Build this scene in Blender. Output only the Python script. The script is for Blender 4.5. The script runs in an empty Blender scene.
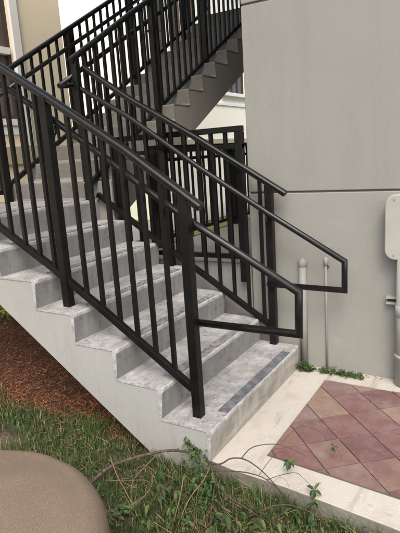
import bpy, bmesh, math, random
from mathutils import Vector, Matrix
random.seed(7)
S = bpy.context.scene
COL = S.collection
PI = math.pi

# ------------------------------------------------------------------ materials
def mat(name, base, rough=0.8, second=None, scale=6.0, lo=0.35, hi=0.65, detail=6.0, bump=0.0, bscale=60.0,
        third=None, tscale=40.0, tlo=0.55, thi=0.7, stretch=None, metallic=0.0, spec=0.22, bdist=0.01, streak=None, fine=None):
    m = bpy.data.materials.new(name); m.use_nodes = True
    nt = m.node_tree; N = nt.nodes; L = nt.links
    b = N['Principled BSDF']
    b.inputs['Roughness'].default_value = rough
    b.inputs['Metallic'].default_value = metallic
    b.inputs['Specular IOR Level'].default_value = spec
    b.inputs['Base Color'].default_value = (*base, 1)
    tc = N.new('ShaderNodeTexCoord'); src = tc.outputs['Object']
    if stretch:
        mp = N.new('ShaderNodeMapping'); mp.inputs['Scale'].default_value = stretch
        L.new(src, mp.inputs['Vector']); src = mp.outputs['Vector']
    def layer(prev, colour, sc, l, h, det, vec=None):
        n = N.new('ShaderNodeTexNoise'); n.inputs['Scale'].default_value = sc; n.inputs['Detail'].default_value = det
        n.inputs['Roughness'].default_value = 0.65
        if vec:
            mp2 = N.new('ShaderNodeMapping'); mp2.inputs['Scale'].default_value = vec
            L.new(tc.outputs['Object'], mp2.inputs['Vector']); L.new(mp2.outputs['Vector'], n.inputs['Vector'])
        else: L.new(src, n.inputs['Vector'])
        r = N.new('ShaderNodeMapRange'); r.inputs['From Min'].default_value = l; r.inputs['From Max'].default_value = h
        L.new(n.outputs['Fac'], r.inputs['Value'])
        mx = N.new('ShaderNodeMix'); mx.data_type = 'RGBA'
        L.new(r.outputs['Result'], mx.inputs['Factor'])
        if prev is None: mx.inputs['A'].default_value = (*base, 1)
        else: L.new(prev, mx.inputs['A'])
        mx.inputs['B'].default_value = (*colour, 1)
        return mx.outputs['Result']
    out = None
    if second: out = layer(out, second, scale, lo, hi, detail)
    if third: out = layer(out, third, tscale, tlo, thi, 4)
    if streak: out = layer(out, streak[0], streak[1], streak[3], streak[4], 6, streak[2])
    if fine: out = layer(out, fine[0], fine[1], fine[2], fine[3], 3)
    if out: L.new(out, b.inputs['Base Color'])
    if bump:
        n = N.new('ShaderNodeTexNoise'); n.inputs['Scale'].default_value = bscale; n.inputs['Detail'].default_value = 5
        L.new(tc.outputs['Object'], n.inputs['Vector'])
        bp = N.new('ShaderNodeBump'); bp.inputs['Strength'].default_value = bump; bp.inputs['Distance'].default_value = bdist
        L.new(n.outputs['Fac'], bp.inputs['Height']); L.new(bp.outputs['Normal'], b.inputs['Normal'])
    return m

M = {}
M['black'] = mat('black_paint', (.0045,.0045,.004), .36, second=(.010,.0098,.009), scale=9, lo=.45, hi=.8, bump=.08, bscale=200, bdist=.002)
M['rail'] = mat('dusty_black_rail_paint', (.005,.005,.0047), .34, second=(.013,.0125,.011), scale=22, lo=.45, hi=.75, bump=.1, bscale=220, bdist=.001, spec=.38)
M['wall'] = mat('grey_stucco', (.226,.226,.200), .9, second=(.212,.212,.186), scale=1.3, lo=.35, hi=.7, third=(.214,.209,.180), tscale=9, tlo=.55, thi=.8, bump=.28, bscale=150, bdist=.003, streak=((.190,.188,.164),1,(5,5,.45),.50,.80), fine=((.26,.255,.225),160,.56,.70))
M['plinth'] = mat('grey_plinth_paint', (.232,.232,.206), .85, second=(.216,.216,.190), scale=2.0, lo=.35, hi=.7, third=(.262,.256,.228), tscale=6, tlo=.56, thi=.8, bump=.26, bscale=150, bdist=.003, streak=((.205,.198,.170),1,(7,7,.6),.58,.80), fine=((.265,.26,.23),170,.56,.70))
M['groove'] = mat('wall_groove_grey', (.07,.066,.058), .9)
M['stringer'] = mat('pale_concrete_paint', (.300,.306,.283), .85, second=(.275,.276,.25), scale=3, lo=.4, hi=.68, third=(.245,.245,.228), tscale=24, tlo=.62, thi=.74, bump=.35, bscale=110, bdist=.003, streak=((.245,.243,.215),1,(10,10,1.1),.57,.78), fine=((.345,.345,.32),140,.58,.70))
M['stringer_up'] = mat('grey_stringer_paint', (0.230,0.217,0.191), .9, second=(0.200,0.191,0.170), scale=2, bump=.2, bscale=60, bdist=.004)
M['tread'] = mat('worn_tread_concrete', (.225,.223,.214), .8, second=(.385,.382,.366), scale=7, lo=.42, hi=.66, detail=12, third=(.135,.133,.127), tscale=26, tlo=.55, thi=.72, bump=.45, bscale=150, bdist=.003, streak=((.17,.168,.160),1,(14,1.6,4),.54,.74), fine=((.44,.435,.42),95,.60,.70))
M['riser'] = mat('scuffed_riser_concrete', (.172,.171,.163), .85, second=(.235,.232,.222), scale=5, lo=.4, hi=.7, detail=12, third=(.100,.098,.092), tscale=22, tlo=.56, thi=.74, bump=.4, bscale=150, bdist=.003, streak=((.25,.247,.235),1,(3,12,2),.58,.76), fine=((.24,.237,.225),110,.60,.70))
M['riser_low'] = mat('stained_riser_paint', (.32,.300,.262), .85, second=(.235,.212,.18), scale=8, lo=.42, hi=.62, detail=12, third=(.20,.18,.155), tscale=30, tlo=.58, thi=.74, bump=.4, bscale=140, bdist=.003, streak=((.39,.375,.34),1,(3,3,14),.5,.72))
M['grip_light'] = mat('worn_grip_strip', (.105,.105,.102), .7, second=(.26,.258,.25), scale=22, lo=.38, hi=.62, bump=.9, bscale=260, bdist=.003)
M['edge'] = mat('worn_edge_paint', (.36,.357,.338), .8, second=(.22,.218,.208), scale=16, lo=.40, hi=.62, detail=9, bump=.3, bscale=150, bdist=.002, third=(.45,.445,.43), tscale=60, tlo=.55, thi=.7)
M['riser_up'] = mat('shade_toned_step_concrete', (.135,.128,.112), .88, second=(.17,.162,.145), scale=6, lo=.4, hi=.7, detail=9, third=(.10,.095,.085), tscale=22, tlo=.56, thi=.74, bump=.35, bscale=140, bdist=.003)  # riser copy with the upper flight's shade put into its colour
M['grip'] = mat('grey_grip_strip', (0.092,0.096,0.104), .7, second=(0.192,0.196,0.200), scale=18, lo=.45, hi=.7, bump=.9, bscale=260, bdist=.003, third=(0.336,0.336,0.328), tscale=60, tlo=.66, thi=.75)
M['conduit'] = mat('painted_conduit', (.255,.252,.225), .6, second=(.225,.222,.198), scale=5)
M['conduit_d'] = mat('conduit_dark_gap', (.06,.055,.05), .8)
M['box'] = mat('white_box_paint', (0.317,0.317,0.279), .55, second=(0.279,0.278,0.245), scale=4, bump=.05)
M['slab'] = mat('cream_sealed_slab', (.40,.378,.335), .8, second=(.33,.285,.225), scale=3.4, lo=.5, hi=.72, detail=12, third=(.215,.18,.145), tscale=24, tlo=.60, thi=.78, bump=.45, bscale=90, bdist=.004, streak=((.225,.165,.12),1,(8,1.4,1),.54,.76), fine=((.47,.455,.42),40,.58,.72))
M['slabside'] = mat('grey_slab_side', (0.210,0.196,0.164), .9, second=(0.154,0.147,0.119), scale=7, bump=.4)  # slab sides in a darker grey-brown than the top
M['grout'] = mat('dark_joint_sand', (.10,.085,.075), .95)
pv = [((.142,.074,.070),(.172,.104,.097)), ((.150,.092,.085),(.182,.125,.115)), ((.215,.150,.110),(.170,.115,.092)), ((.120,.064,.062),(.155,.092,.086)), ((.170,.108,.086),(.142,.082,.075))]
for i,(a,b_) in enumerate(pv):
    M['paver%d'%i] = mat('weathered_paver_%s' % ['plum','mauve','tan','maroon','clay'][i], a, .8, second=b_, scale=9, lo=.4, hi=.65, third=(.28,.235,.22), tscale=55, tlo=.62, thi=.78, bump=.5, bscale=150, bdist=.003, streak=((.23,.185,.165),1,(5,5,5),.50,.85))
M['soil'] = mat('dark_soil', (.055,.042,.028), .95, second=(.11,.085,.06), scale=9, third=(.05,.055,.025), tscale=3, bump=.8, bscale=40, bdist=.02)
M['mulchbed'] = mat('mulch_bed', (0.065,0.028,0.016), .95, second=(0.030,0.018,0.012), scale=14, bump=1, bscale=60, bdist=.02)
M['straw0'] = mat('rust_straw', (.26,.095,.042), .9)
M['straw1'] = mat('brown_straw', (.150,.060,.030), .9)
M['straw2'] = mat('pale_straw', (.42,.25,.14), .9)
M['grass0'] = mat('blade_green', (.046,.080,.020), .7, second=(.068,.105,.028), scale=3)
M['grass1'] = mat('blade_deep_green', (.026,.050,.015), .7, second=(.042,.070,.021), scale=4)
M['grass2'] = mat('blade_dry', (.25,.21,.115), .8)
M['lawn'] = mat('sunny_lawn', (.29,.36,.05), .8, second=(.21,.28,.04), scale=4, bump=.8, bscale=50, bdist=.03)
M['leaf0'] = mat('leaf_green', (.048,.085,.020), .62, second=(.075,.115,.032), scale=12)
M['leaf1'] = mat('leaf_dark_green', (.024,.046,.013), .62, second=(.036,.062,.018), scale=12)
M['bark'] = mat('branch_bark', (.085,.064,.047), .9, second=(.045,.035,.027), scale=40, lo=.4, hi=.6, third=(.19,.16,.125), tscale=90, bump=.9, bscale=130, bdist=.004)
M['twig'] = mat('twig_brown', (.055,.036,.026), .85, second=(.10,.068,.048), scale=60)
M['drytwig'] = mat('dry_twig', (.20,.145,.09), .88, second=(.13,.09,.055), scale=50)
M['rock'] = mat('tan_speckled_stone', (.172,.132,.092), .88, second=(.150,.112,.08), scale=150, lo=.4, hi=.6, detail=2, third=(.25,.195,.145), tscale=230, tlo=.55, thi=.68, bump=.7, bscale=330, bdist=.004, streak=((.150,.115,.085),1,(5,5,5),.52,.8))
M['cream'] = mat('cream_stucco', (.80,.69,.52), .9, second=(.84,.73,.56), scale=.8, bump=.2, bscale=30)
M['white'] = mat('white_trim_paint', (.82,.81,.78), .7)
M['whitewall'] = mat('pale_cream_stucco', (.90,.87,.76), .9, second=(.87,.83,.71), scale=.5, bump=.15, bscale=30)
M['band'] = mat('taupe_band_paint', (.42,.37,.28), .9)
M['frame'] = mat('bronze_frame', (.05,.04,.033), .5)
M['door'] = mat('brown_door', (.085,.058,.042), .55, second=(.11,.075,.055), scale=3)
M['glass'] = mat('dark_glass', (.05,.055,.05), .08, second=(.09,.085,.07), scale=1.2)
M['curtain'] = mat('curtain_behind_glass', (.17,.15,.12), .5, second=(.09,.08,.07), scale=3, stretch=(1,4,.4))
M['platform'] = mat('walkway_concrete', (0.240,0.236,0.220), .85, second=(0.200,0.196,0.184), scale=3, bump=.2)

# ------------------------------------------------------------------ mesh helpers
class MB:
    def __init__(s): s.v=[]; s.f=[]; s.m=[]; s.sm=[]
    def add(s, vs, fs, mi=0, smooth=False):
        o=len(s.v); s.v += [tuple(v) for v in vs]
        for f in fs: s.f.append([i+o for i in f]); s.m.append(mi); s.sm.append(smooth)
        return s
    def box(s, x0,x1,y0,y1,z0,z1, mi=0):
        return s.add([(x0,y0,z0),(x1,y0,z0),(x1,y1,z0),(x0,y1,z0),(x0,y0,z1),(x1,y0,z1),(x1,y1,z1),(x0,y1,z1)],
            [(0,3,2,1),(4,5,6,7),(0,1,5,4),(1,2,6,5),(2,3,7,6),(3,0,4,7)], mi)
    def prism(s, pts, axis, a, b, mi=0, endmi=None):
        """pts: 2D outline; axis 'y': pts=(x,z) extruded a..b in y; axis 'x': pts=(y,z)."""
        n=len(pts)
        P=(lambda p,t:(p[0],t,p[1])) if axis=='y' else (lambda p,t:(t,p[0],p[1])) if axis=='x' else (lambda p,t:(p[0],p[1],t))
        vs=[P(p,a) for p in pts]+[P(p,b) for p in pts]
        s.add(vs,[(i,(i+1)%n,n+(i+1)%n,n+i) for i in range(n)],mi)
        s.add(vs,[list(range(n))[::-1],[n+i for i in range(n)]],mi if endmi is None else endmi)
        return s
    def sweep(s, path, prof, side, mi=0, smooth=False, closed_prof=True):
        """profile (a,b) swept on a polyline: a along 'side' vector, b along the local normal; mitred at bends."""
        path=[Vector(p) for p in path]; side=Vector(side).normalized(); n=len(prof); rings=[]
        for i,p in enumerate(path):
            d0=(p-path[i-1]).normalized() if i>0 else None
            d1=(path[i+1]-p).normalized() if i<len(path)-1 else None
            if d0 is None: t=d1; k=1
            elif d1 is None: t=d0; k=1
            else:
                t=(d0+d1).normalized(); k=1/max(.3,t.dot(d1))
            nrm=side.cross(t).normalized()
            rings.append([p+side*a+nrm*b*k for a,b in prof])
        vs=[v for r in rings for v in r]
        fs=[]
        for i in range(len(path)-1):
            for j in range(n):
                fs.append((i*n+j,i*n+(j+1)%n,(i+1)*n+(j+1)%n,(i+1)*n+j))
        s.add(vs,fs,mi,smooth)
        s.add(vs,[list(range(n))[::-1],[(len(path)-1)*n+j for j in range(n)]],mi)
        return s
    def tube(s, path, radii, n=8, mi=0):
        path=[Vector(p) for p in path]
        if not isinstance(radii,(list,tuple)): radii=[radii]*len(path)
        rings=[]; up=Vector((0,0,1))
        for i,p in enumerate(path):
            t=(path[min(i+1,len(path)-1)]-path[max(i-1,0)]).normalized()
            if abs(t.dot(up))>.95: up=Vector((1,0,0)) if abs(t.x)<.9 else Vector((0,1,0))
            a=t.cross(up).normalized(); b=t.cross(a).normalized(); up=-b if False else up
            rings.append([p+(a*math.cos(2*PI*j/n)+b*math.sin(2*PI*j/n))*radii[i] for j in range(n)])
        vs=[v for r in rings for v in r]
        fs=[(i*n+j,i*n+(j+1)%n,(i+1)*n+(j+1)%n,(i+1)*n+j) for i in range(len(path)-1) for j in range(n)]
        s.add(vs,fs,mi,True)
        s.add(vs,[list(range(n))[::-1],[(len(path)-1)*n+j for j in range(n)]],mi)
        return s
    def build(s, name, mats, parent=None, bevel=0, seg=2, recalc=True):
        me=bpy.data.meshes.new(name); me.from_pydata(s.v,[],s.f)
        if not isinstance(mats,(list,tuple)): mats=[mats]
        for m in mats: me.materials.append(m)
        me.polygons.foreach_set('material_index', s.m)
        me.polygons.foreach_set('use_smooth', s.sm)
        if recalc:
            bm=bmesh.new(); bm.from_mesh(me); bmesh.ops.remove_doubles(bm,verts=bm.verts,dist=1e-5)
            bmesh.ops.recalc_face_normals(bm,faces=bm.faces); bm.to_mesh(me); bm.free()
        me.update()
        o=bpy.data.objects.new(name,me); COL.objects.link(o)
        if parent: o.parent=parent; o.matrix_parent_inverse=Matrix.Translation(parent.location).inverted()
        if bevel:
            md=o.modifiers.new('bevel','BEVEL'); md.width=bevel; md.segments=seg; md.limit_method='ANGLE'; md.angle_limit=math.radians(35)
            md.harden_normals=False
        return o
def tag(o,label,cat,group=None):
    o['label']=label; o['category']=cat
    if group: o['group']=group
    return o
def thing(name,loc,label,cat,group=None):
    o=bpy.data.objects.new(name,None); COL.objects.link(o); o.location=loc; o.empty_display_size=.1
    return tag(o,label,cat,group)
def structure(o): o['kind']='structure'; return o
def stuff(o): o['kind']='stuff'; return o
CIRC=lambda r,n=14:[(r*math.cos(2*PI*j/n),r*math.sin(2*PI*j/n)) for j in range(n)]
def interp(path,u):
    """z on a polyline [(u,z)...] sorted in u"""
    for (a,za),(b,zb) in zip(path,path[1:]):
        if a<=u<=b: return za+(zb-za)*(u-a)/(b-a)
    if u<path[0][0]: (a,za),(b,zb)=path[0],path[1]
    else: (a,za),(b,zb)=path[-2],path[-1]
    return za+(zb-za)*(u-a)/(b-a)

# ------------------------------------------------------------------ dimensions
R,T,W=.175,.2846,1.255          # riser, going, width of the lower flight
XL=-6*T                          # landing nosing
ZL=7*R                           # landing height
LAND_X0=-2.70                    # landing far side
R2,T2,Y0=.1575,.2846,1.125         # upper flight
UXL,UXR=-2.66,-1.565
NUP=14

# ------------------------------------------------------------------ ground
g=MB(); g.add([(-60,-60,-.08),(60,-60,-.08),(60,80,-.08),(-60,80,-.08)],[(0,1,2,3)])
structure(g.build('ground',M['soil']))
# sunlit lawn behind the stairs, a real sheet of turf
g=MB(); g.box(-30,-2.95,1.55,60,-.10,-.045); g.box(-2.95,-1.60,1.62,60,-.10,-.045)
structure(g.build('lawn',M['lawn']))
g=MB(); g.box(-6.45,-4.9,4.6,40,-.05,-.01); structure(g.build('path',M['slab']))  # pale ground strip added to bounce light up at the far building
# mulch bed
g=MB(); n=28
vs=[];fs=[]
for i in range(n+1):
    for j in range(12):
        x=-4.6+i*4.6/n; y=.0+j*1.55/11
        vs.append((x,y,-.066+random.uniform(-.008,.012)))
for i in range(n):
    for j in range(11): fs.append((i*12+j,(i+1)*12+j,(i+1)*12+j+1,i*12+j+1))
g.add(vs,fs,0,True); structure(g.build('mulch_bed',M['mulchbed'],recalc=False))
def mulch_y(x): return .10+.05*math.sin(x*5)+.03*math.sin(x*13+1)-.03*(x+1)
g=MB()
for k in range(21000):
    x=random.uniform(-4.4,-.25); y=mulch_y(x)-.05*random.random()**2+random.random()**1.2*1.35
    a=random.uniform(0,PI); l=random.uniform(.015,.05); w=random.uniform(.0012,.0035)
    if random.random()<.03: l*=2.4; w*=1.5
    z=-.060+random.uniform(0,.022); t=random.uniform(-.25,.25)
    dx,dy=math.cos(a)*l/2,math.sin(a)*l/2; nx,ny=-math.sin(a)*w/2,math.cos(a)*w/2
    bz=random.uniform(0,.006)
    g.add([(x-dx-nx,y-dy-ny,z-t*l/2),(x-dx+nx,y-dy+ny,z-t*l/2),(x+nx,y+ny,z+bz),(x-nx,y-ny,z+bz),(x+dx-nx,y+dy-ny,z+t*l/2),(x+dx+nx,y+dy+ny,z+t*l/2)],
          [(0,3,2,1),(3,4,5,2)],random.choices([0,1,2],[5,4,.7])[0])
stuff(g.build('straw_mulch',[M['straw0'],M['straw1'],M['straw2']],recalc=False))

# ------------------------------------------------------------------ concrete slab and pavers
def slab_front_y(x): return .022-.124*(x+.022) -.02*math.exp(-((x-.1)/.2)**2)
g=MB()
xs=[-.022+i*(4.2)/60 for i in range(61)]
front=[(x, slab_front_y(x) if x<1.0 else slab_front_y(1.0)-.124*(x-1.0)) for x in xs]
outline=front+[(4.18,1.331),(-.022,1.331)]
g.prism(outline,'z',-.10,0,1)
# repaint the top face slot
g.m[-1]=0
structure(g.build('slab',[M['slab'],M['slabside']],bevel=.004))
# paver field: bed, then individual square pavers laid on the diagonal
def clip(poly,a,b,c):
    out=[]
    for i in range(len(poly)):
        p,q=poly[i],poly[(i+1)%len(poly)]
        dp=a*p[0]+b*p[1]-c; dq=a*q[0]+b*q[1]-c
        if dp<=0: out.append(p)
        if (dp<0)!=(dq<0) and dp!=dq:
            t=dp/(dp-dq); out.append((p[0]+(q[0]-p[0])*t,p[1]+(q[1]-p[1])*t))
    return out
FX0,FX1,FY0,FY1=.222,3.6,.165,1.125
def field(poly,inset=0):
    poly=clip(poly,-1,0,-(FX0+inset)); poly=clip(poly,1,0,FX1-inset)
    poly=clip(poly,0,1,FY1-inset)
    # front edge runs y = .165 -.10*(x-.21)
    poly=clip(poly,-.10,-1,-(FY0+.10*FX0)-(-inset)*-1 if False else -(FY0+.10*FX0+inset))
    return poly
bed=field([(-1,-1),(5,-1),(5,3),(-1,3)])
g=MB(); g.prism(bed,'z',.0005,.004); structure(g.build('paver_bed',M['grout']))
g=MB(); s=.223; d=s/math.sqrt(2)*1.0
# lattice of joints crosses at (.506,.46),(.664,.29),(.646,.578): unit vectors of the diagonal grid
e1=Vector((.158,-.170)); e2=Vector((.140,.118))
e1=Vector((.150,-.150)); e2=Vector((.150,.150))
e1=Vector((.158,-.168)); e2=Vector((.141,.121))
o0=Vector((.506,.455))
rnd=random.Random(11)
for i in range(-14,18):
    for j in range(-14,18):
        c=o0+e1*i+e2*j
        q=[c,c+e1,c+e1+e2,c+e2]; cc=sum(q,Vector((0,0)))/4
        q=[(cc+(p-cc)*.965) for p in q]
        poly=field([(p.x,p.y) for p in q],.004)
        if len(poly)<3: continue
        A=sum(poly[k][0]*poly[(k+1)%len(poly)][1]-poly[(k+1)%len(poly)][0]*poly[k][1] for k in range(len(poly)))/2
        if abs(A)<.0001: continue
        h=.010+rnd.uniform(-.0012,.0012)
        mi=rnd.choices(range(5),[5,4,.8,4,2.6])[0]
        if any((cc-Vector(tp)).length<.098 for tp in ((.400,.70),(.497,.317),(.695,.887),(.769,.263))): mi=2 if cc.y>.6 else 4
        g.prism(poly,'z',.002,h,mi)
structure(g.build('pavers',[M['paver%d'%i] for i in range(5)],bevel=.0025))

# ------------------------------------------------------------------ the staircase
st=thing('staircase',(0,0,0),'pale painted concrete staircase with worn grey treads climbing to a landing and turning away','staircase')
c=.012; cx_=.026
# lower flight and landing body
pts=[(0,0)]
for t in range(1,8):
    x=-(t-1)*T; z=t*R
    pts.append((x-cx_,z-c))
    if t<7: pts.append((x-T-cx_,z-c))
pts[0]=(-cx_,-.09)
pts+= [(LAND_X0,ZL-c),(LAND_X0,ZL-.28),(-1.865,ZL-.28)]
pts+= [(-.345,-.09)]
b=MB(); b.prism(pts,'y',0,W)
b.build('lower_flight',M['stringer'],st,bevel=.004)
def wob(a,n,amp,seed):
    r=random.Random(seed); return [r.uniform(-amp,amp) for _ in range(n)]
def step_mesh(x,z,run,y0,y1,seed):
    """a step shell: tread slab with slightly sloped riser and rounded nosing"""
    m=MB(); ov=.016
    prof=[(x-run-cx_+.0005,z-c+.0005),(x-run-cx_+.0005,z),(x-.006,z),(x-.002,z-.0015),(x,z-.006),(x-.001,z-.024),(x-ov+.001,z-R+.0),(x-cx_-.004,z-R),(x-cx_-.004,z-c-.001)]
    n=40; ys=[y0+(y1-y0)*i/n for i in range(n+1)]; r=random.Random(seed)
    k=len(prof); vs=[]
    for yi,y in enumerate(ys):
        w=r.uniform(-.0022,.0022); w2=r.uniform(-.002,.0015)
        for pi,(px,pz) in enumerate(prof):
            e=(pi in (2,3,4,5)); vs.append((px+(w if e else 0),y,pz+(w2 if pi in (3,4) else 0)))
    for i in range(n):
        for j in range(k):
            mi=0 if j in (0,1) else 2 if j in (2,3,4) else 1
            m.add([vs[i*k+j],vs[i*k+(j+1)%k],vs[(i+1)*k+(j+1)%k],vs[(i+1)*k+j]],[(0,1,2,3)],mi, j in(2,3,4))
    m.add([vs[j] for j in range(k)],[list(range(k))],2)
    m.add([vs[n*k+j] for j in range(k)],[list(range(k))],2)
    return m
def strip_mesh(x,z,y0,y1):
    m=MB(); r=random.Random(int(z*1000))
    m.box(x-.082,x-.022,y0,y1,z+.0005,z+.004)
    ny=int((y1-y0)/.022)
    for i in range(ny):
        for j in range(2):
            yy=y0+.011+i*.022+(.011 if j else 0); xx=x-.068+j*.030
            if yy+.014>y1: continue
            a=.5 if (i+j)%2 else -.5
            dx,dy=math.cos(a)*.011,math.sin(a)*.007
            m.box(xx-.010,xx+.010,yy-.0035,yy+.0035,z+.003,z+.0062)
    return m
for t in range(1,8):
    x=-(t-1)*T; z=t*R
    run=T if t<7 else (x-LAND_X0-.01)
    y1=W-.002 
    sp=step_mesh(x,z,run if t<7 else .30,-.004,y1,t).build('step',[M['tread'],M['riser' if t>1 else 'riser_low'],M['edge']],st)
    gx=.0 if t>1 else .0
    strip_mesh(x+(.012 if t==1 else .008),z,.19 if t==1 else .15,1.10 if t==1 else 1.13)  .build('grip_strip',M['grip' if t==1 else 'grip_light'],sp,bevel=.001,seg=1)
b=MB(); b.box(LAND_X0,XL-.3265,-.004,W-.002,ZL-c+.0006,ZL); b.build('landing_top',M['tread'],st,bevel=.002)
# upper flight body
pts=[]
for t in range(1,NUP+1):
    y=Y0+(t-1)*T2; z=ZL+t*R2
    pts.append((y+c,z-R2-c if t>1 else ZL-c)); pts.append((y+c,z-c))
yt=Y0+(NUP-1)*T2; zt=ZL+NUP*R2
up=[(Y0+c,ZL-.28)]
body=[(Y0+c,ZL-c)]
for t in range(1,NUP+1):
    y=Y0+(t-1)*T2+c; z=ZL+t*R2-c
    body.append((y,z)); 
    if t<NUP: body.append((y+T2,z))
body+= [(yt+2.0,zt-c),(yt+2.0,zt-.35),(yt+.15,zt-.35),(1.70,1.255),(1.45,ZL-.28),(1.257,ZL-.28),(1.257,ZL-c)]
# keep the part over the lower flight's strip on the landing side only
bodyA=[p for p in body]
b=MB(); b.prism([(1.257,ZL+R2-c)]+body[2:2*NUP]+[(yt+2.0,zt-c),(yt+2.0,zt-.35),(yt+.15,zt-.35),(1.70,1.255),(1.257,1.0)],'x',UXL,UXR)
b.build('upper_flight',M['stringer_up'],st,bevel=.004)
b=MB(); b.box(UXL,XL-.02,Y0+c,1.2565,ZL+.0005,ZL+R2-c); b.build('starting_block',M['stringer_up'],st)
def up_step(t):
    y=Y0+(t-1)*T2; z=ZL+t*R2; m=MB(); r=random.Random(100+t)
    run=T2 if t<NUP else 2.0
    prof=[(y+run+c-.0005,z-c),(y+run+c-.0005,z),(y+.012,z),(y+.004,z-.003),(y,z-.011),(y+.001,z-.03),(y+.014,z-R2),(y+.014+c-.004,z-R2),(y+c+.0005,z-c)]
    xa,xb=UXL-.003,UXR+.003
    if t==1: xb=XL-.015
    n=24;k=len(prof);vs=[]
    for i in range(n+1):
        x=xa+(xb-xa)*i/n; w=r.uniform(-.002,.002)
        for pi,(py,pz) in enumerate(prof): vs.append((x,py+(w if pi in(2,3,4,5) else 0),pz))
    for i in range(n):
        for j in range(k):
            mi=0 if j in (0,1) else 2 if j in (2,3,4) else 1
            m.add([vs[i*k+j],vs[i*k+(j+1)%k],vs[(i+1)*k+(j+1)%k],vs[(i+1)*k+j]],[(0,1,2,3)],mi,False)
    m.add([vs[j] for j in range(k)],[list(range(k))],2)
    m.add([vs[n*k+j] for j in range(k)],[list(range(k))],2)
    return m
for t in range(1,NUP+1):
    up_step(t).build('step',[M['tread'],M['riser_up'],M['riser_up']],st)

# ------------------------------------------------------------------ railings
CAP=[(-.027,-.004),(-.027,.006),(-.022,.014),(-.010,.018),(.010,.018),(.022,.014),(.027,.006),(.027,-.004),(.020,-.010),(.020,-.022),(-.020,-.022),(-.020,-.010)]
BOT=[(-.017,-.019),(.017,-.019),(.017,.019),(-.017,.019)]
def railing(name,label,axis,plane,top,bot,posts,u0,u1,grab=None,grab_off=0,pitch=.1125,phase=0,post_base=None,loop=None,gu=None,brackets=(),group=None,skip=()):
    """axis 'x': runs along x at y=plane; axis 'y': runs along y at x=plane. top/bot: [(u,z)] centre lines sorted in u."""
    P=(lambda u,z,o=0:(u,plane+o,z)) if axis=='x' else (lambda u,z,o=0:(plane+o,u,z))
    side=(0,1,0) if axis=='x' else (1,0,0)
    base=P(posts[0][0],posts[0][1])
    t=thing(name,base,label,'railing',group)
    def mk(mb,nm,bev=0,par=t): return mb.build(nm,M['rail' if 'top' in nm else 'black'],par,bevel=bev)
    def seg(path,a,b): return [(a,interp(path,a))]+[p for p in path if a<p[0]<b]+[(b,interp(path,b))]
    pr=[(a,-b) for a,b in CAP] if axis=='x' else CAP
    m=MB(); q=[P(u,z-.018) for u,z in seg(top,top[0][0],top[-1][0])]
    # keep the cap upright whatever the direction of travel
    d=(Vector(q[1])-Vector(q[0])); nrm=Vector(side).cross(d); pr=CAP if nrm.z>0 else [(a,-b) for a,b in CAP]
    m.sweep(q,pr,side); mk(m,'top_rail',.0015)
    m=MB(); m.sweep([P(u,z) for u,z in seg(bot,u0,u1)],BOT,side); mk(m,'bottom_rail',.002)
    h=.025
    for pu,pz in posts:
        m=MB(); x,y,_=P(pu,0); m.box(x-h,x+h,y-h,y+h,pz,interp(top,min(max(pu,top[0][0]),top[-1][0]))-.03); mk(m,'post',.003)
    k=u0+phase; cnt=0
    while k<u1:
        if all(abs(k-pu)>.045 for pu,_ in posts):
            x,y,_=P(k,0); s_=.0108
            za,zb=interp(bot,k),interp(top,k)-.032
            m=MB(); m.box(x-s_,x+s_,y-s_,y+s_,za,zb); mk(m,'picket')
        k+=pitch
    if grab:
        m=MB(); m.sweep(grab,CIRC(.019),side if not loop else side,smooth=True)
        gr=mk(m,'grab_rail')
        for bu in brackets:
            gz=interp(gu,bu); a=P(bu,gz-.075,0 if grab_off==0 else math.copysign(.0245,grab_off)); b_=P(bu,gz-.03,grab_off); 
            m=MB(); m.tube([a,P(bu,gz-.072,grab_off*.75),P(bu,gz-.055,grab_off),P(bu,gz-.012,grab_off)],.0075,8)
            ax,ay,az=a
            m.tube([P(bu,gz-.075,math.copysign(.024,grab_off)),P(bu,gz-.075,math.copysign(.031,grab_off))],.02,12)
            m.build('bracket',M['black'],gr)
    return t
# near side of the lower flight
ftop=[(-1.80,2.38),(-1.304,2.105),(-.956,1.90),(-.464,1.595),(-.040,1.303)]
fbot=[(-1.80,1.33),(-1.516,1.166),(-1.113,.942),(-.965,.850),(-.753,.718),(-.150,.322)]
fg=[(-1.78,2.22),(-1.30,1.95),(-.981,1.755),(-.677,1.56),(-.371,1.352),(-.107,1.185),(.414,.885)]
grabf=[(u,.165,z) for u,z in fg]+[(.412,.165,.682),(-.125,.165,.676),(-.125,.135,.676)]
# the loop turns down and comes back to the post
railing('stair_railing','black metal railing on the open near edge of the lower flight, closest to the grass','x',.105,ftop,fbot,
        [(-.135,R),(-.995,4*R),(-1.80,ZL)],-1.775,-.160,grab=None,pitch=.1145,phase=.02)
near_rail=bpy.data.objects['stair_railing']
def grab_obj(parent,path,side,r=.019):
    m=MB(); m.sweep(path,CIRC(r),side,smooth=True); return m.build('grab_rail',M['rail'],parent)
def bracket(parent,u,z,axis,plane,off):
    P=(lambda uu,zz,o=0:(uu,plane+o,zz)) if axis=='x' else (lambda uu,zz,o=0:(plane+o,uu,zz))
    s_=math.copysign(1,off)
    m=MB(); m.tube([P(u,z-.085,s_*.028),P(u,z-.082,off*.7),P(u,z-.065,off),P(u,z-.014,off)],[.008]*4,8)
    m.tube([P(u,z-.085,s_*.0245),P(u,z-.085,s_*.032)],.021,14)
    return m.build('bracket',M['black'],parent)
gr=grab_obj(near_rail,[(u,.165,z) for u,z in fg]+[(.410,.165,.682),(-.135,.165,.676)],(0,1,0))
m=MB(); m.tube([(-.135,.165,.676),(-.135,.128,.676)],.017,12); m.build('return_stub',M['black'],near_rail)
bracket(gr,-.995,interp(fg,-.995),'x',.105,.06); bracket(gr,-.135,interp(fg,-.135),'x',.105,.06)

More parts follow.
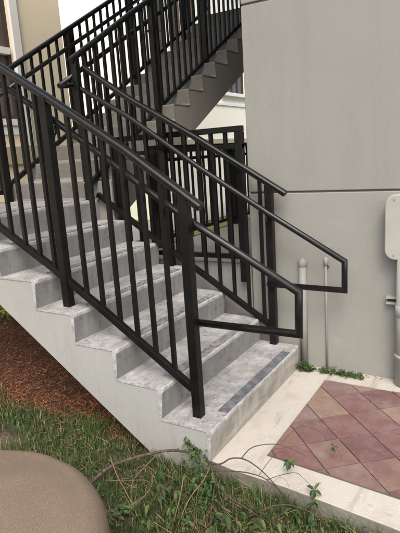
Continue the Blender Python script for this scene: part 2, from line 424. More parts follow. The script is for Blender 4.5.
# wall side of the lower flight
btop=[(-1.70,2.27),(-1.276,1.99),(-.689,1.652),(-.055,1.258)]
bbot=[(-1.674,1.253),(-1.112,.884),(-.763,.672),(-.19,.305)]
bg=[(-1.741,2.113),(-1.248,1.832),(-.67,1.438),(-.151,1.112),(.347,.815)]
wall_rail=railing('stair_railing','black metal railing on the building side of the lower flight, looping before the grey wall','x',1.225,btop,bbot,
        [(-.175,R),(-1.01,4*R)],-1.69,-.20,pitch=.1145,phase=.075)
gr=grab_obj(wall_rail,[(-1.77,1.165,2.118)]+[(u,1.165,z) for u,z in bg]+[(.346,1.165,.626),(-.175,1.165,.628)],(0,1,0))
m=MB(); m.tube([(-.175,1.165,.628),(-.175,1.20,.628)],.017,12); m.build('return_stub',M['black'],wall_rail)
bracket(gr,-.175,interp(bg,-.175),'x',1.225,-.06); bracket(gr,-1.01,interp(bg,-1.01),'x',1.225,-.06)

# right side of the upper flight (starts with the corner post on the landing)
def nose(y): return ZL+R2+(y-Y0)*R2/T2
def tread_z(y): return ZL+R2*max(0,math.floor((y-Y0)/T2)+1)
utop=[(1.10,2.312),(1.904,2.785),(5.0,4.54)]
ubot=[(1.19,1.363),(2.435,2.107),(4.083,3.036),(5.0,3.55)]
ug=[(1.01,2.105),(1.335,2.281),(2.547,2.935),(5.0,4.30)]
up_r=railing('stair_railing','black metal railing on the right side of the upper flight, beside the building corner','y',-1.711,utop,ubot,
        [(1.149,ZL),(2.215,tread_z(2.215)),(3.20,tread_z(3.2)),(4.25,tread_z(4.25))],1.17,4.95,pitch=.1145,phase=.10)
gr=grab_obj(up_r,[(-1.77,u,z) for u,z in ug],(1,0,0))
m=MB(); m.tube([(-1.77,1.02,2.108),(-1.77,.99,2.10),(-1.77,1.0,2.10)],.019,10)
m=MB(); m.sweep([(-1.77,1.165,2.118),(-1.77,1.01,2.105)],CIRC(.0185),(1,0,0),smooth=True); m.build('grab_rail_return',M['black'],up_r)
bracket(gr,1.149+.03,interp(ug,1.18),'y',-1.711,-.06); bracket(gr,2.215,interp(ug,2.215),'y',-1.711,-.06)
# left side of the upper flight and of the landing
ltop=[(1.06,2.275),(1.284,2.397),(2.571,3.127),(5.0,4.50)]
lbot=[(1.09,1.365),(2.871,2.359),(4.669,3.401),(5.0,3.59)]
lg=[(1.06,2.12),(1.403,2.31),(2.544,2.94),(5.0,4.30)]
up_l=railing('stair_railing','black metal railing on the left side of the upper flight, before the cream building','y',-2.596,ltop,lbot,
        [(1.08,ZL),(2.053,tread_z(2.053)),(3.10,tread_z(3.1)),(4.2,tread_z(4.2))],1.10,4.95,pitch=.1145,phase=.09)
gr=grab_obj(up_l,[(-2.535,u,z) for u,z in lg],(1,0,0))
bracket(gr,2.053,interp(lg,2.053),'y',-2.596,.06)
m=MB(); m.sweep([(-2.596,.10,2.257),(-2.596,1.06,2.257)],CAP if Vector((1,0,0)).cross(Vector((0,1,0))).z>0 else CAP,(1,0,0)); m.build('landing_top_rail',M['black'],up_l,bevel=.0015)
m=MB(); m.sweep([(-2.596,.125,1.315),(-2.596,1.055,1.315)],BOT,(1,0,0)); m.build('landing_bottom_rail',M['black'],up_l)
for k in range(8):
    y=.21+k*.1145; m=MB(); m.box(-2.606,-2.586,y-.0098,y+.0098,1.315,2.24); m.build('picket',M['black'],up_l)
m=MB(); m.box(-2.621,-2.571,.075,.125,ZL,2.245); m.build('post',M['black'],up_l,bevel=.003)

# guard rail at the raised walkway between the flights and the building
def guard(label,axis,plane,u0,u1,zt,zmid,zb,zfoot,posts,pitch,phase,size=.0125):
    P=(lambda u,z,o=0:(u,plane+o,z)) if axis=='x' else (lambda u,z,o=0:(plane+o,u,z))
    side=(0,1,0) if axis=='x' else (1,0,0)
    t=thing('guard_railing',P(u0,zfoot),label,'railing')
    m=MB(); m.sweep([P(u0,zt-.02),P(u1,zt-.02)],[(-.025,-.02),(.025,-.02),(.025,.02),(-.025,.02)],side); m.build('top_rail',M['black'],t,bevel=.003)
    m=MB(); m.sweep([P(u0,zmid),P(u1,zmid)],[(-.016,-.016),(.016,-.016),(.016,.016),(-.016,.016)],side); m.build('middle_rail',M['black'],t,bevel=.002)
    m=MB(); m.sweep([P(u0,zb),P(u1,zb)],[(-.016,-.018),(.016,-.018),(.016,.018),(-.016,.018)],side); m.build('bottom_rail',M['black'],t,bevel=.002)
    for p_ in posts:
        x,y,_=P(p_,0); m=MB(); m.box(x-.027,x+.027,y-.027,y+.027,zfoot,zt-.041); m.build('post',M['black'],t,bevel=.003)
    k=u0+phase
    while k<u1-.03:
        if all(abs(k-p_)>.05 for p_ in posts):
            x,y,_=P(k,0); m=MB(); m.box(x-size,x+size,y-size,y+size,zb,zt-.041); m.build('picket',M['black'],t)
        k+=pitch
    return t
guard('black metal guard railing closing the gap between the lower flight and the building corner','x',1.295,-1.56,-.385,1.705,1.568,.785,.60,[-.412,-1.50],.1155,.115)
guard('black metal guard railing of thin bars along the raised walkway behind the stairs','y',-1.50,1.75,6.5,1.63,1.50,.80,.665,[1.78,3.3,4.9,6.46],.1145,.09,size=.0098)

# raised walkway behind
b=MB(); b.box(-1.56,-.385,1.335,14,-.10,.72); structure(b.build('walkway',M['platform'],bevel=.006))

# ------------------------------------------------------------------ grey building on the right
bl=thing('apartment_building',(2,1.332,0),'grey stucco building wall with two thin horizontal grooves, right of the stairs','building')
b=MB(); X0,X1,YF,YB=-.375,7.0,1.332,14.0
def wallblock(z0,z1,m_,back=0): 
    b=MB(); b.box(X0+back,X1-back,YF+back,YB-back,z0,z1); return b.build('wall',m_,bl,bevel=(.005 if not back else 0))
wallblock(-.3,1.233,M['plinth']); wallblock(1.2455,2.462,M['wall']); wallblock(2.4745,8.2,M['wall'])
b=MB(); b.box(X0+.007,X1-.007,YF+.007,YB-.007,-.2,8.1); b.build('groove_backing',M['groove'],bl)
b=MB(); b.box(X0-.25,X1+.5,YF-.45,YB+.3,8.202,8.45); b.build('roof',M['wall'],bl)
b=MB(); b.box(-3.7,X0-.002,-.1,9.5,5.7,5.92); b.build('added_shade_canopy',M['wall'],bl,bevel=.01)  # unseen canopy, added to keep sky light off the upper flight
# upper storey walkway deck that spans from the stairs' head to the building
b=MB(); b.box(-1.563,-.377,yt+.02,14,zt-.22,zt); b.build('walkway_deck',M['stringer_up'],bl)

# conduits
def capped(name,label,x,r,zt_,capr,loc):
    t=thing(name,loc,label,'pipe')
    m=MB(); y=YF-r*.55; m.tube([(x,y,.0),(x,y,zt_-.03)],r,16); m.build('pipe',M['conduit'],t)
    m=MB(); m.tube([(x,y,zt_-.045),(x,y,zt_-.040),(x,y,zt_-.012),(x,y,zt_+.004),(x,y,zt_+.012)],[r*1.02,capr,capr*1.0,capr*.72,capr*.25],16); m.build('cap',M['conduit'],t)
    return t
capped('conduit_pipe','fat painted conduit stub with a rounded cap against the grey wall beside the bottom step',.015,.026,.775,.030,(.015,1.31,0))
t2=capped('conduit_pipe','thin painted conduit stub with a small cap, right of the fat one',.176,.008,.790,.016,(.176,1.31,0))
m=MB(); m.box(.187,.199,1.315,1.3315,.735,.742); m.build('clip',M['conduit_d'],t2)

# utility box and the drain pipe below it
ub=thing('utility_box',(.75,1.33,.83),'off-white wall-mounted utility box with rounded corners at the right edge, above the pipe','utility box')
def rrect(x0,x1,z0,z1,r,n=8):
    out=[]
    for cx,cz,a0 in ((x1-r,z1-r,0),(x0+r,z1-r,90),(x0+r,z0+r,180),(x1-r,z0+r,270)):
        for k in range(n+1):
            a=math.radians(a0+90*k/n); out.append((cx+r*math.cos(a),cz+r*math.sin(a)))
    return out
bx0,bx1,bz0,bz1=.572,.875,.822,1.222
m=MB(); m.prism(rrect(bx0+.006,bx1-.006,bz0+.006,bz1-.006,.055),'y',1.262,1.3318); m.build('box_body',M['box'],ub,bevel=.004)
m=MB(); m.prism(rrect(bx0,bx1,bz0,bz1,.06),'y',1.232,1.2615); cv=m.build('cover',M['box'],ub,bevel=.009,seg=3)
for sx,sz in ((bx0+.055,bz0+.03),(bx0+.055,bz1-.03),(bx1-.055,bz0+.03),(bx1-.055,bz1-.03)):
    m=MB(); m.tube([(sx,1.2335,sz),(sx,1.229,sz)],.006,10); m.build('screw',M['conduit'],cv)
dp=thing('conduit_pipe',(.70,1.25,0),'wide off-white vertical pipe with a collar under the utility box','pipe')
m=MB(); m.tube([(.70,1.262,0.0),(.70,1.262,.826)],.058,24); m.build('pipe',M['box'],dp)
for zc,w_ in ((.50,.035),(.20,.012)):
    m=MB(); m.tube([(.70,1.262,zc-w_),(.70,1.262,zc-w_+.004),(.70,1.262,zc+w_-.004),(.70,1.262,zc+w_)],[.0585,.0645,.0645,.0585],24); m.build('collar',M['box'],dp)
m=MB(); m.box(.545,.86,1.315,1.331,.525,.540); m.box(.545,.86,1.290,1.331,.560,.575); m.box(.545,.86,1.2985,1.300,.529,.557)
m=MB(); m.box(.575,.83,1.288,1.3315,.558,.572); m.box(.575,.83,1.288,1.3315,.522,.534); m.box(.5755,.8295,1.322,1.3312,.534,.558,1)
m.build('strut_bracket',[M['box'],M['conduit_d']],dp)

# ------------------------------------------------------------------ cream building, far left
A=thing('apartment_building',(-5.0,2,0),'cream building with white trimmed windows behind the upper left railing','building')
def cutwall(parent,x,thk,y0,y1,z0,z1,holes,mt,name='wall'):
    """wall in plane x (facing +x) with rectangular holes"""
    m=MB(); ys=sorted({y0,y1}|{h[0] for h in holes}|{h[1] for h in holes}); zs=sorted({z0,z1}|{h[2] for h in holes}|{h[3] for h in holes})
    for a,b_ in zip(ys,ys[1:]):
        for c0,c1 in zip(zs,zs[1:]):
            cy,cz=(a+b_)/2,(c0+c1)/2
            if any(h[0]<cy<h[1] and h[2]<cz<h[3] for h in holes): continue
            m.add([(x,a,c0),(x,b_,c0),(x,b_,c1),(x,a,c1)],[(0,1,2,3)],0)
    for h in holes:
        a,b_,c0,c1=h
        for q in ([(a,c0),(b_,c0)],[(b_,c0),(b_,c1)],[(b_,c1),(a,c1)],[(a,c1),(a,c0)]):
            (p0,r0),(p1,r1)=q
            m.add([(x,p0,r0),(x,p1,r1),(x-.16,p1,r1),(x-.16,p0,r0)],[(0,1,2,3)],0)
    for q in ([(y0,z0),(y0,z1)],[(y0,z1),(y1,z1)],[(y1,z1),(y1,z0)]):
        (p0,r0),(p1,r1)=q
        m.add([(x,p0,r0),(x,p1,r1),(x-thk,p1,r1),(x-thk,p0,r0)],[(0,1,2,3)],0)
    return m.build(name,mt,parent)
hA=[(1.9,3.44,2.20,4.6),(-.6,.9,2.20,4.6)]
cutwall(A,-5.0,6,-6,4.457,-.1,5.2,hA,M['cream'])
for (a,b_,c0,c1) in hA:
    w=MB(); w.box(-5.155,-5.10,a+.01,b_-.01,c0,c1); wo=w.build('window',M['curtain'],A)
    w=MB()
    for ya,yb,za,zb in ((a,a+.05,c0,c1),(b_-.05,b_,c0,c1),(a+.05,b_-.05,c0,c0+.05),(a+.05,b_-.05,c1-.05,c1)): w.box(-5.10,-5.05,ya,yb,za,zb)
    w.build('frame',M['frame'],wo)
    w=MB(); w.box(-5.098,-5.0,a+.05,b_-.05,3.09,3.18); w.build('transom',M['white'],wo)
    w=MB(); w.box(-5.09,-5.06,(a+b_)/2+.1,(a+b_)/2+.14,c0+.05,3.09); w.box(-5.09,-5.06,(a+b_)/2+.1,(a+b_)/2+.14,3.18,c1-.05); w.build('mullion',M['frame'],wo)
    w=MB(); w.box(-5.04,-4.96,a-.1,b_+.0,c0-.09,c0-.002); w.box(-5.04,-4.98,a-.1,b_+.0,c0-.22,c0-.13); w.build('sill',M['white'],wo)
w=MB(); w.box(-5.0,-4.955,3.442,3.575,1.82,5.15); w.build('trim',M['white'],A)
w=MB(); w.box(-5.0,-4.94,-6,4.46,1.56,1.81); w.build('band',M['band'],A)
w=MB(); w.box(-11.2,-4.9,-6.1,4.5,5.202,5.35); w.build('roof',M['white'],A)

# ------------------------------------------------------------------ pale building, far behind
B=thing('apartment_building',(-6.5,12,0),'bright pale building with dark doors, seen through the bars behind the stairs','building')
hB=[(8.98,9.74,3.30,6.0),(9.86,10.5,3.30,6.0),(10.62,11.2,3.30,6.0),(11.42,12.2,3.3,6.0),(12.55,14.2,3.34,4.75)]
cutwall(B,-6.5,8,8.75,26,-.1,6.6,hB,M['whitewall'])
for k,(a,b_,c0,c1) in enumerate(hB):
    if k<4:
        w=MB(); w.box(-6.62,-6.56,a+.002,b_-.002,c0,c1); d_=w.build('door',M['door'],B,bevel=.004)
        w=MB(); w.box(-6.558,-6.55,a+.12,b_-.12,c0+.3,c0+1.1); w.box(-6.558,-6.55,a+.12,b_-.12,c0+1.3,c1-.3); w.build('panel',M['frame'],d_,bevel=.004)
    else:
        w=MB(); w.box(-6.63,-6.6,a+.01,b_-.01,c0,c1); d_=w.build('window',M['glass'],B)
        w=MB()
        for q in range(5): yy=a+.02+q*(b_-a-.08)/4; w.box(-6.595,-6.565,yy,yy+.04,c0,c1)
        w.box(-6.594,-6.566,a+.06,b_-.02,c0+.70,c0+.74); w.build('frame',M['frame'],d_)
        w=MB(); w.box(-6.56,-6.40,a-.1,b_+.1,c0-.10,c0-.005); w.build('sill',M['white'],d_)
w=MB(); w.box(-6.5,-6.46,8.75,26,1.72,1.95); w.build('band',M['band'],B)
w=MB(); w.box(-6.5,-6.47,9,26,2.95,3.02); w.build('moulding',M['white'],B)
w=MB(); w.box(-14.7,-6.2,8.6,26.3,6.602,6.8); w.build('roof',M['white'],B)

# ------------------------------------------------------------------ plants
def leaf(m,p,d,up,l,w,mi=0,droop=.25):
    d=Vector(d).normalized(); s_=d.cross(Vector(up)); 
    if s_.length<.05: s_=d.cross(Vector((1,0,.3)))
    s_.normalize(); n_=s_.cross(d).normalized(); p=Vector(p)
    a=p+d*l*.3-n_*l*droop*.10; b_=p+d*l*.65-n_*l*droop*.45; e=p+d*l-n_*l*droop*1.1
    f=.18*w
    vs=[p,a+s_*w*.42+n_*f,a,a-s_*w*.42+n_*f,b_+s_*w*.40+n_*f,b_,b_-s_*w*.40+n_*f,e]
    m.add(vs,[(0,2,1),(0,3,2),(1,2,5,4),(2,3,6,5),(4,5,7),(5,6,7)],mi,False)
# grass: countless blades
def grass_ok(x,y):
    if x>-.03 and y>slab_front_y(min(x,1))-.012: return 0
    if x<=-.03 and x>-.5 and y>-.01: return 0
    if x<=-.5 and y>mulch_y(x)+random.uniform(-.03,.09): return 0
    return 1
def bare(x,y):
    return math.exp(-(((x+1.32)/.22)**2+((y+.24)/.10)**2))
g=MB(); cnt=0
while cnt<70000:
    x=random.uniform(-2.5,1.15); y=random.uniform(-1.15,.30)
    if not grass_ok(x,y): continue
    if random.random()<bare(x,y)*1.1: 
        cnt+=1; continue
    pn=math.sin(x*9+1.3*math.sin(y*7))*math.cos(y*11+x*3)
    pm=math.sin(x*31+2*math.sin(y*23))*math.sin(y*37+x*17); h=random.uniform(.014,.060)*(1+.35*pn+.3*pm); w=random.uniform(.0016,.0040)
    a=random.uniform(0,2*PI); le=random.uniform(.1,.95)*h; dx,dy=math.cos(a),math.sin(a); sx,sy=-dy*w/2,dx*w/2
    z=-.082
    dry=.12+.25*max(0,-pm)+.2*max(0,-pn)
    mi=2 if random.random()<dry*.55 else (0 if random.random()<.55+.2*pn else 1)
    h+= .02
    g.add([(x-sx,y-sy,z),(x+sx,y+sy,z),(x+dx*le*.35+sx*.9,y+dy*le*.35+sy*.9,z+h*.6),(x+dx*le*.35-sx*.9,y+dy*le*.35-sy*.9,z+h*.6),(x+dx*le,y+dy*le,z+h*(1 if random.random()<.6 else .75))],
          [(0,1,2,3),(3,2,4)],mi)
    cnt+=1
stuff(g.build('grass',[M['grass0'],M['grass1'],M['grass2']],recalc=False))
# small broad-leaved clover-like ground cover in the grass
g=MB(); cnt=0
while cnt<1700:
    x=random.uniform(-1.9,1.1); y=random.uniform(-1.0,.2)
    if not grass_ok(x,y) or random.random()<bare(x,y): continue
    pn=math.sin(x*6+2)*math.cos(y*8)
    if random.random()>.5+.5*pn: continue
    z=-.062+random.uniform(.0,.045); a=random.uniform(0,2*PI)
    leaf(g,(x,y,z),(math.cos(a),math.sin(a),random.uniform(0,.5)),(0,0,1),random.uniform(.010,.030),random.uniform(.006,.014),random.choice([0,1]))
    cnt+=1
stuff(g.build('ground_cover',[M['leaf0'],M['leaf1']],recalc=False))

# debris strips on the slab and loose clippings in the grass
g=MB()
for k in range(900):
    x=random.uniform(-1.2,1.1); y=random.uniform(-.8,.0)
    if not grass_ok(x,y): continue
    a=random.uniform(0,PI); l=random.uniform(.03,.12); z=-.05+random.uniform(0,.035)
    dx,dy=math.cos(a)*l/2,math.sin(a)*l/2; w=.0012
    g.add([(x-dx,y-dy,z),(x-dx+w*dy/l*2,y-dy-w*dx/l*2,z+.001),(x+dx,y+dy,z+.01),(x+dx,y+dy,z+.012)],[(0,1,3,2)],random.choice([0,1]))
stuff(g.build('dry_clippings',[M['straw2'],M['drytwig']],recalc=False))

def bez(pts,n=6):
    """Catmull-Rom through the points"""
    P=[Vector(p) for p in pts]; P=[P[0]*2-P[1]]+P+[P[-1]*2-P[-2]]; out=[]
    for i in range(1,len(P)-2):
        for k in range(n):
            t=k/n
            out.append(.5*((2*P[i])+(-P[i-1]+P[i+1])*t+(2*P[i-1]-5*P[i]+4*P[i+1]-P[i+2])*t*t+(-P[i-1]+3*P[i]-3*P[i+1]+P[i+2])*t**3))
    out.append(P[-2]); return out
def stem(parent,name,pts,r0,r1,mt,n=8,jit=0):
    q=bez(pts); k=len(q)
    if jit:
        q=[p+Vector((random.uniform(-jit,jit) for _ in range(3))) for p in q]
    m=MB(); m.tube(q,[r0+(r1-r0)*i/(k-1) for i in range(k)],n); m.build(name,mt,parent); return q
def cluster(parent,centres,lr=(.03,.055),k=7,spread=.03,down=.3):
    m=MB()
    for c_ in centres:
        c_=Vector(c_)
        for i in range(k):
            a=random.uniform(0,2*PI); d=Vector((math.cos(a),math.sin(a),random.uniform(-.9,.6)-down))
            l=random.uniform(*lr)
            leaf(m,c_+Vector((random.uniform(-spread,spread),random.uniform(-spread,spread),random.uniform(-spread,spread)*.7)),d,(0,0,1),l,l*random.uniform(.34,.52),random.choice([0,1,1]),.45)
    m.build('foliage',[M['leaf0'],M['leaf1']],parent,recalc=False)
BR=[]
fb=thing('fallen_branch',(-.30,-.18,-.06),'thick bare barked branch arching over the grass between the boulder and the bottom step','branch')
q=stem(fb,'bark_stem',[(-.53,-.45,-.06),(-.485,-.361,-.02),(-.456,-.268,.005),(-.403,-.209,.022),(-.326,-.140,.035),(-.245,-.074,.042),(-.137,-.031,.040),(-.06,-.03,.03)],.0105,.0060,M['bark'],10,.0014)
for i,(k,dx,dz) in enumerate([(14,.008,.022),(20,-.012,.016),(27,.010,.020),(33,.014,.018),(38,-.01,.016)]):
    p=q[k]; m=MB(); m.tube([p,p+Vector((dx,.004,dz))],[.004,.0012],6); m.build('stub',M['bark'],fb)
stem(fb,'twig',[(-.137,-.031,.04),(-.11,-.05,.035),(-.10,-.07,.005)],.003,.0012,M['twig'],5)
stem(fb,'twig',[(-.245,-.074,.042),(-.16,-.10,.035),(-.06,-.13,.01)],.0022,.001,M['drytwig'],5)
stem(fb,'twig',[(-.271,-.10,.035),(-.267,-.302,.02),(-.223,-.391,.0),(-.113,-.525,-.05)],.0028,.0014,M['drytwig'],5)
stem(fb,'twig',[(-.21,-.24,.02),(-.15,-.33,.025),(-.16,-.42,.0),(-.2,-.48,-.04)],.0022,.001,M['drytwig'],5)
dt=thing('dead_twig',(-.10,-.50,-.07),'thin straight dry tan twig leaning across the grass beside the boulder','twig')
stem(dt,'shoot',[(-.50,-.212,.03),(-.364,-.321,.02),(-.205,-.422,.0),(-.108,-.480,-.04)],.0032,.0022,M['drytwig'],6,.001)
stem(dt,'shoot',[(-.44,-.34,-.02),(-.32,-.32,.0),(-.22,-.28,.005),(-.14,-.28,-.03)],.002,.001,M['drytwig'],5,.001)

lb=thing('leafy_branch',(.03,-.06,-.06),'leafy cut branch beside the bottom step, its bare twigs arching over the slab','branch')
SH=[([(-.04,-.02,.04),(.03,-.08,.035),(.10,-.15,.0),(.163,-.215,-.03),(.291,-.332,-.06)],.0055,.003,'twig'),
 ([(-.016,-.055,.030),(.073,-.070,.050),(.115,-.034,.070),(.166,-.014,.075),(.228,-.022,.070),(.298,-.032,.040),(.384,-.039,-.030),(.43,-.05,-.07)],.0045,.0022,'twig'),
 ([(.166,-.014,.075),(.188,.043,.100),(.241,.070,.120),(.320,.107,.120),(.420,.112,.100),(.450,.123,.080)],.0030,.0012,'twig'),
 ([(.05,-.09,.02),(.120,-.078,.030),(.201,-.077,.050),(.291,-.072,.050),(.351,-.074,.030),(.411,-.057,-.020)],.0035,.0018,'twig'),
 ([(.286,-.071,.055),(.307,.012,.090),(.329,.084,.100),(.369,.087,.090),(.387,.06,.08)],.0018,.001,'twig'),
 ([(.328,-.076,.045),(.384,-.032,.060),(.437,.010,.060),(.487,-.009,.050),(.533,-.035,.040)],.0018,.001,'twig'),
 ([(.32,.107,.12),(.34,.185,.140),(.369,.256,.150),(.437,.285,.140),(.506,.261,.120),(.559,.249,.080),(.587,.235,.030)],.0014,.0008,'twig'),
 ([(.35,-.074,.03),(.38,-.055,.06),(.42,-.06,.05),(.45,-.10,.0)],.0012,.0008,'drytwig'),
 ([(.079,-.084,.03),(.110,-.182,.02),(.152,-.287,.0),(.183,-.365,-.05)],.0030,.0018,'twig'),
 ([(.02,-.06,.03),(.05,-.18,.03),(.04,-.30,.0),(.05,-.42,-.05)],.0035,.002,'drytwig')]
for P_,a_,b_,mm in SH: stem(lb,'shoot',P_,a_,b_,M[mm],6,.0006)
m=MB()
def hand(m,c_,dirs,l,w):
    for d in dirs: leaf(m,c_,d,(0,-.3,1),l*random.uniform(.85,1.1),w*random.uniform(.85,1.1),random.choice([0,1]),.35)
hand(m,(.387,.050,.080),[(-.8,-.3,-.5),(-.3,-.5,-.9),(.2,-.3,-1),(.8,.1,-.5),(-.9,.3,-.1),(.1,-.7,-.3),(.5,.5,.1)],.044,.021)
hand(m,(.540,-.040,.035),[(-.6,-.3,-.6),(.2,-.5,-.9),(.9,.1,-.3),(-.8,.2,.3),(.2,.3,.5),(.0,-.8,-.6),(-.3,-.2,-1)],.040,.019)
hand(m,(.552,-.045,-.005),[(-.6,-.3,-.6),(.2,-.5,-.9),(.9,.1,-.1),(.4,-.6,-.2)],.036,.018)
hand(m,(.545,.235,.095),[(-.3,-.6,-.2),(.5,-.5,-.6),(.7,.2,.2),(0,-.6,-.9),(-.5,.4,.4)],.026,.010)
m.build('foliage',[M['leaf0'],M['leaf1']],lb,recalc=False)
cl=[]
for k in range(34): 
    u=random.random(); cl.append((-.06+.22*u+random.gauss(0,.035),-.05-.25*u+random.gauss(0,.035),.05-.09*u+random.uniform(-.03,.04)))
cl+=[(-.156,.0,.10),(-.15,-.005,.08),(-.125,-.02,.09),(-.092,-.049,.09),(-.10,-.045,.06),(-.07,-.07,.07),(-.045,-.101,.06),(-.04,-.08,.08),(.0,-.10,.05)]
cluster(lb,cl,(.020,.038),7,.020,.3)
lb2=thing('leafy_branch',(.30,-.30,-.07),'low mound of dark leafy cuttings in the grass in front of the slab','branch')
for (a_,b_,c0) in [((-.05,-.20,.03),(.0,-.32,.0),(.05,-.48,-.05)),((.03,-.14,.03),(.07,-.28,.01),(.16,-.44,-.04)),((.1,-.15,.0),(.24,-.24,.02),(.42,-.25,-.03)),((.3,-.25,-.04),(.45,-.17,.02),(.62,-.13,-.02))]:
    stem(lb2,'shoot',[a_,b_,c0],.0035,.0018,M['twig'] if a_[0]>.02 else M['drytwig'],6,.0008)
cl=[]
for k in range(62):
    x=random.uniform(-.10,.78); y0_=-.10-.05*max(0,x); y=y0_-.03-random.random()**.8*(.34-.15*max(0,x))-.25*max(0,-x)
    cl.append((x,y,random.uniform(-.06,.005)))
cluster(lb2,cl,(.022,.046),5,.026,.35)
m=MB()
for k in range(95):
    x=random.uniform(-.30,.75); y=-.13-random.random()*.38-.06*max(0,x); a=random.uniform(0,2*PI); l=random.uniform(.05,.16)
    d=Vector((math.cos(a),math.sin(a),0)); p0=Vector((x,y,random.uniform(-.06,-.02)))
    q_=bez([p0,p0+d*l*.35+Vector((random.uniform(-.01,.01),random.uniform(-.01,.01),random.uniform(.01,.05))),p0+d*l*.75+Vector((random.uniform(-.02,.02),random.uniform(-.02,.02),random.uniform(-.01,.04))),p0+d*l+Vector((0,0,random.uniform(-.03,.02)))],4)
    m.tube(q_,[.0013-.0007*i/(len(q_)-1) for i in range(len(q_))],4,random.choice([0,0,1]))
hm=MB()
for k in range(46):
    if k<30: x=random.uniform(-.12,.72); y=-.12-random.random()*.30-.10*max(0,x)
    elif k<38: x=random.gauss(.56,.05); y=random.gauss(-.12,.035)
    else: x=random.gauss(.02,.06); y=random.gauss(-.16,.05)
    c_=Vector((x,y,random.uniform(-.035,.035))); L_=random.uniform(.034,.060)
    a0=random.uniform(0,2*PI)
    p_=c_+Vector((math.cos(a0)*-.03,math.sin(a0)*-.03,-.03)); m.tube(bez([p_,c_+Vector((0,0,.008)),c_],3),.0012,4,0)
    for q in range(random.choice([3,4,5])):
        a=a0+random.uniform(-1.5,1.5); leaf(hm,c_,(math.cos(a),math.sin(a),random.uniform(-1.1,.1)),(0,0,1),L_*random.uniform(.7,1.1),L_*random.uniform(.34,.48),random.choice([0,1,1]),.6)
hm.build('drooping_leaves',[M['leaf0'],M['leaf1']],lb2,recalc=False)
stuff(m.build('tangled_twigs',[M['twig'],M['drytwig']],lb2))
lb3=thing('leafy_sprig',(-.14,-.30,-.06),'drooping pale green leafy sprig hanging from the bare branch right of the boulder','plant')
stem(lb3,'shoot',[(-.20,-.12,.04),(-.175,-.20,.055),(-.165,-.231,.05),(-.147,-.262,.02),(-.121,-.318,.0)],.0018,.001,M['leaf0'],5)
m=MB(); hand(m,(-.163,-.235,.048),[(.1,-.5,-.9),(-.4,-.3,-.6),(.5,-.2,-.5)],.048,.02); hand(m,(-.14,-.28,.015),[(.2,-.6,-.8),(-.5,-.2,-.3),(.6,-.2,-.2)],.05,.02)
for k in range(9): hand(m,(-.20+random.uniform(-.08,.10),-.50+random.uniform(-.06,.08),-.05+random.uniform(0,.03)),[(.5,-.2,.3),(-.5,-.3,.4),(0,.5,.4)],.042,.021)
m.build('foliage',[M['leaf0'],M['leaf1']],lb3,recalc=False)

def weed(label,x0,x1,y,n,seed,h):
    r=random.Random(seed); t=thing('weed',((x0+x1)/2,y,0),label,'weed','weeds at the foot of the wall')
    m=MB()
    for k in range(n):
        u=r.random(); x=x0+(x1-x0)*u; hh=h*(1-.6*u)
        p=Vector((x,y+r.uniform(-.05,.012),.001)); a=r.uniform(0,2*PI); q=p+Vector((math.cos(a)*.02,math.sin(a)*.02-.008,r.uniform(.01,hh)))
        m.tube([p,q],.0009,4)
        for s_ in range(4):
            b_=r.uniform(0,2*PI); leaf(m,q.lerp(p,r.random()*.5),(math.cos(b_),math.sin(b_),r.uniform(-.2,.7)),(0,0,1),r.uniform(.012,.024),r.uniform(.006,.011),r.choice([0,1]))
    m.build('foliage',[M['leaf0'],M['leaf1']],t,recalc=False)
weed('leafy weed clump in the corner between bottom step and wall, under the fat conduit',-.0,.10,1.27,95,3,.075)
weed('low trailing weed along the foot of the wall, right of the thin conduit',.15,.44,1.28,130,4,.045)
# debris on the slab by the wall
g=MB()
for k in range(220):
    x=random.choice([random.uniform(.03,.95),random.uniform(.05,.9)]); y=1.325-abs(random.gauss(0,.035)); s_=random.uniform(.002,.007); a=random.uniform(0,PI)
    g.add([(x+math.cos(a+i*2.1)*s_,y+math.sin(a+i*2.1)*s_*.6,.0015+.001*(i%2)) for i in range(3)],[(0,1,2)],random.choice([0,1,1]))
for k in range(60):
    x=random.uniform(.22,.95); y=random.uniform(.15,1.1); s_=random.uniform(.0015,.005); a=random.uniform(0,PI)
    g.add([(x+math.cos(a+i*2.1)*s_,y+math.sin(a+i*2.1)*s_*.6,.0125+.001*(i%2)) for i in range(3)],[(0,1,2)],random.choice([0,1,2]))
stuff(g.build('leaf_litter',[M['drytwig'],M['straw1'],M['straw2']],recalc=False))

# bush and small block beyond the mulch, far left
bu=thing('bush',(-3.38,1.58,-.05),'rounded green bush past the mulch at the left edge, under the landing','bush')
m=MB(); r=random.Random(5)
m2=MB()
for k in range(14):
    a=r.uniform(0,2*PI); m2.tube([(-3.38,1.58,-.08),(-3.38+.15*math.cos(a),1.58+.15*math.sin(a),.2)],[.008,.004],5)
m2.build('stems',M['twig'],bu)
for k in range(2600):
    a=r.uniform(0,2*PI); f=math.acos(r.uniform(-.2,1)); rad=r.uniform(.75,1.05)*(1+.1*math.sin(a*5))
    d=Vector((math.cos(a)*math.sin(f),math.sin(a)*math.sin(f),math.cos(f)))
    p=Vector((-3.38,1.58,.10))+Vector((d.x*.42,d.y*.38,d.z*.42))*rad
    leaf(m,p,(d+Vector((r.uniform(-.8,.8),r.uniform(-.8,.8),r.uniform(-.4,.8)))),(0,0,1),r.uniform(.03,.055),r.uniform(.018,.028),r.choice([0,0,1]))
m.build('foliage',[M['leaf0'],M['leaf1']],bu,recalc=False)
m=MB(); m.box(-3.08,-2.76,1.40,1.54,-.10,.10); tag(m.build('concrete_block',M['stringer'],bevel=.008),'small pale concrete block at the edge of the mulch beside the bush','block')

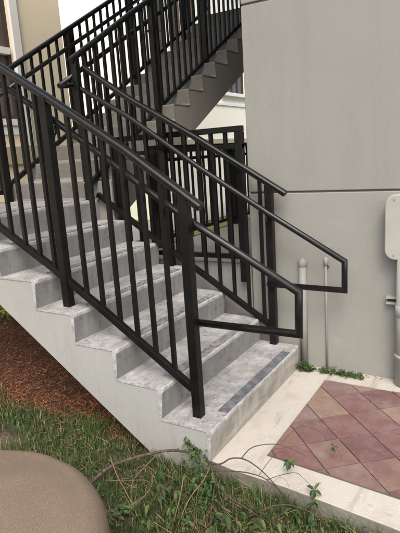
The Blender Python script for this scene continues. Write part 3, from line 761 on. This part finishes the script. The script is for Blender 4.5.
# boulder: smooth squat stone, shaped as a rounded drum with domed top
m=MB(); nu,nv=96,40; cx,cy=-.265,-1.262; rr=.533; H=.47; vs=[]
for j in range(nv+1):
    t=j/nv
    if t<.55:
        q=t/.55; rad=rr*(q**.9)*.86; z=H-.045*(q**2.4)
    elif t<.8:
        q=(t-.55)/.25*PI/2; rad=rr*.86+rr*.14*math.sin(q); z=H-.045-.085*(1-math.cos(q))
    else:
        q=(t-.8)/.2; rad=rr*(1+.03*math.sin(q*PI)-.02*q); z=H-.13-q*.45
    for i in range(nu):
        a=2*PI*i/nu; k=1+.018*math.sin(2*a+.7)+.010*math.sin(3*a+2)
        vs.append((cx+rad*k*math.cos(a),cy+rad*k*math.sin(a)*.97,z+.008*math.sin(a+1)*rad/rr+.002*math.sin(a*4+rad*13)*math.sin(rad*17)+.0015*math.sin(rad*math.cos(a)*29)*math.sin(rad*math.sin(a)*23)))
fs=[(j*nu+i,j*nu+(i+1)%nu,(j+1)*nu+(i+1)%nu,(j+1)*nu+i) for j in range(nv) for i in range(nu)]
m.add(vs,fs,0,True); o=m.build('boulder',M['rock'])
tag(o,'smooth tan speckled boulder with a domed top, cut off by the bottom left corner','boulder')

# ------------------------------------------------------------------ world, sun, camera
EL,AZ=math.radians(52),math.radians(148)   # azimuth measured from +Y clockwise: light from front-left
w=bpy.data.worlds.new('World'); S.world=w; w.use_nodes=True; nt=w.node_tree
bg=nt.nodes['Background']; sky=nt.nodes.new('ShaderNodeTexSky'); sky.sky_type='NISHITA'; sky.sun_disc=False
sky.sun_elevation=EL; sky.sun_rotation=AZ; sky.dust_density=4.0; sky.air_density=1.0; sky.ozone_density=.6
nt.links.new(sky.outputs['Color'],bg.inputs['Color']); bg.inputs['Strength'].default_value=.15
sl=bpy.data.lights.new('sun','SUN'); sl.energy=.55; sl.angle=math.radians(22); sl.color=(1,.985,.945)
so=bpy.data.objects.new('sun',sl); COL.objects.link(so)
sd=Vector((math.sin(AZ)*math.cos(EL),math.cos(AZ)*math.cos(EL),math.sin(EL)))
so.rotation_euler=sd.to_track_quat('Z','Y').to_euler()
S.view_settings.view_transform='Standard'; S.view_settings.look='None'; S.view_settings.gamma=1
S.view_settings.exposure=1.38

cd=bpy.data.cameras.new('camera'); co=bpy.data.objects.new('camera',cd); COL.objects.link(co)
cd.sensor_fit='HORIZONTAL'; cd.sensor_width=36; cd.lens=516.2273/400*36; cd.clip_start=.02; cd.clip_end=400
Xr=Vector((0.8580801,0.5094251,-0.0646888)); Ur=Vector((-0.0541383,0.2150143,0.9751092)); Bk=Vector((0.5106541,-0.8332196,0.2120789))
mw=Matrix((( Xr.x,Ur.x,Bk.x,1.22517),(Xr.y,Ur.y,Bk.y,-2.00521),(Xr.z,Ur.z,Bk.z,1.52970),(0,0,0,1)))
co.matrix_world=mw
S.camera=co
S.render.resolution_x=768; S.render.resolution_y=1024
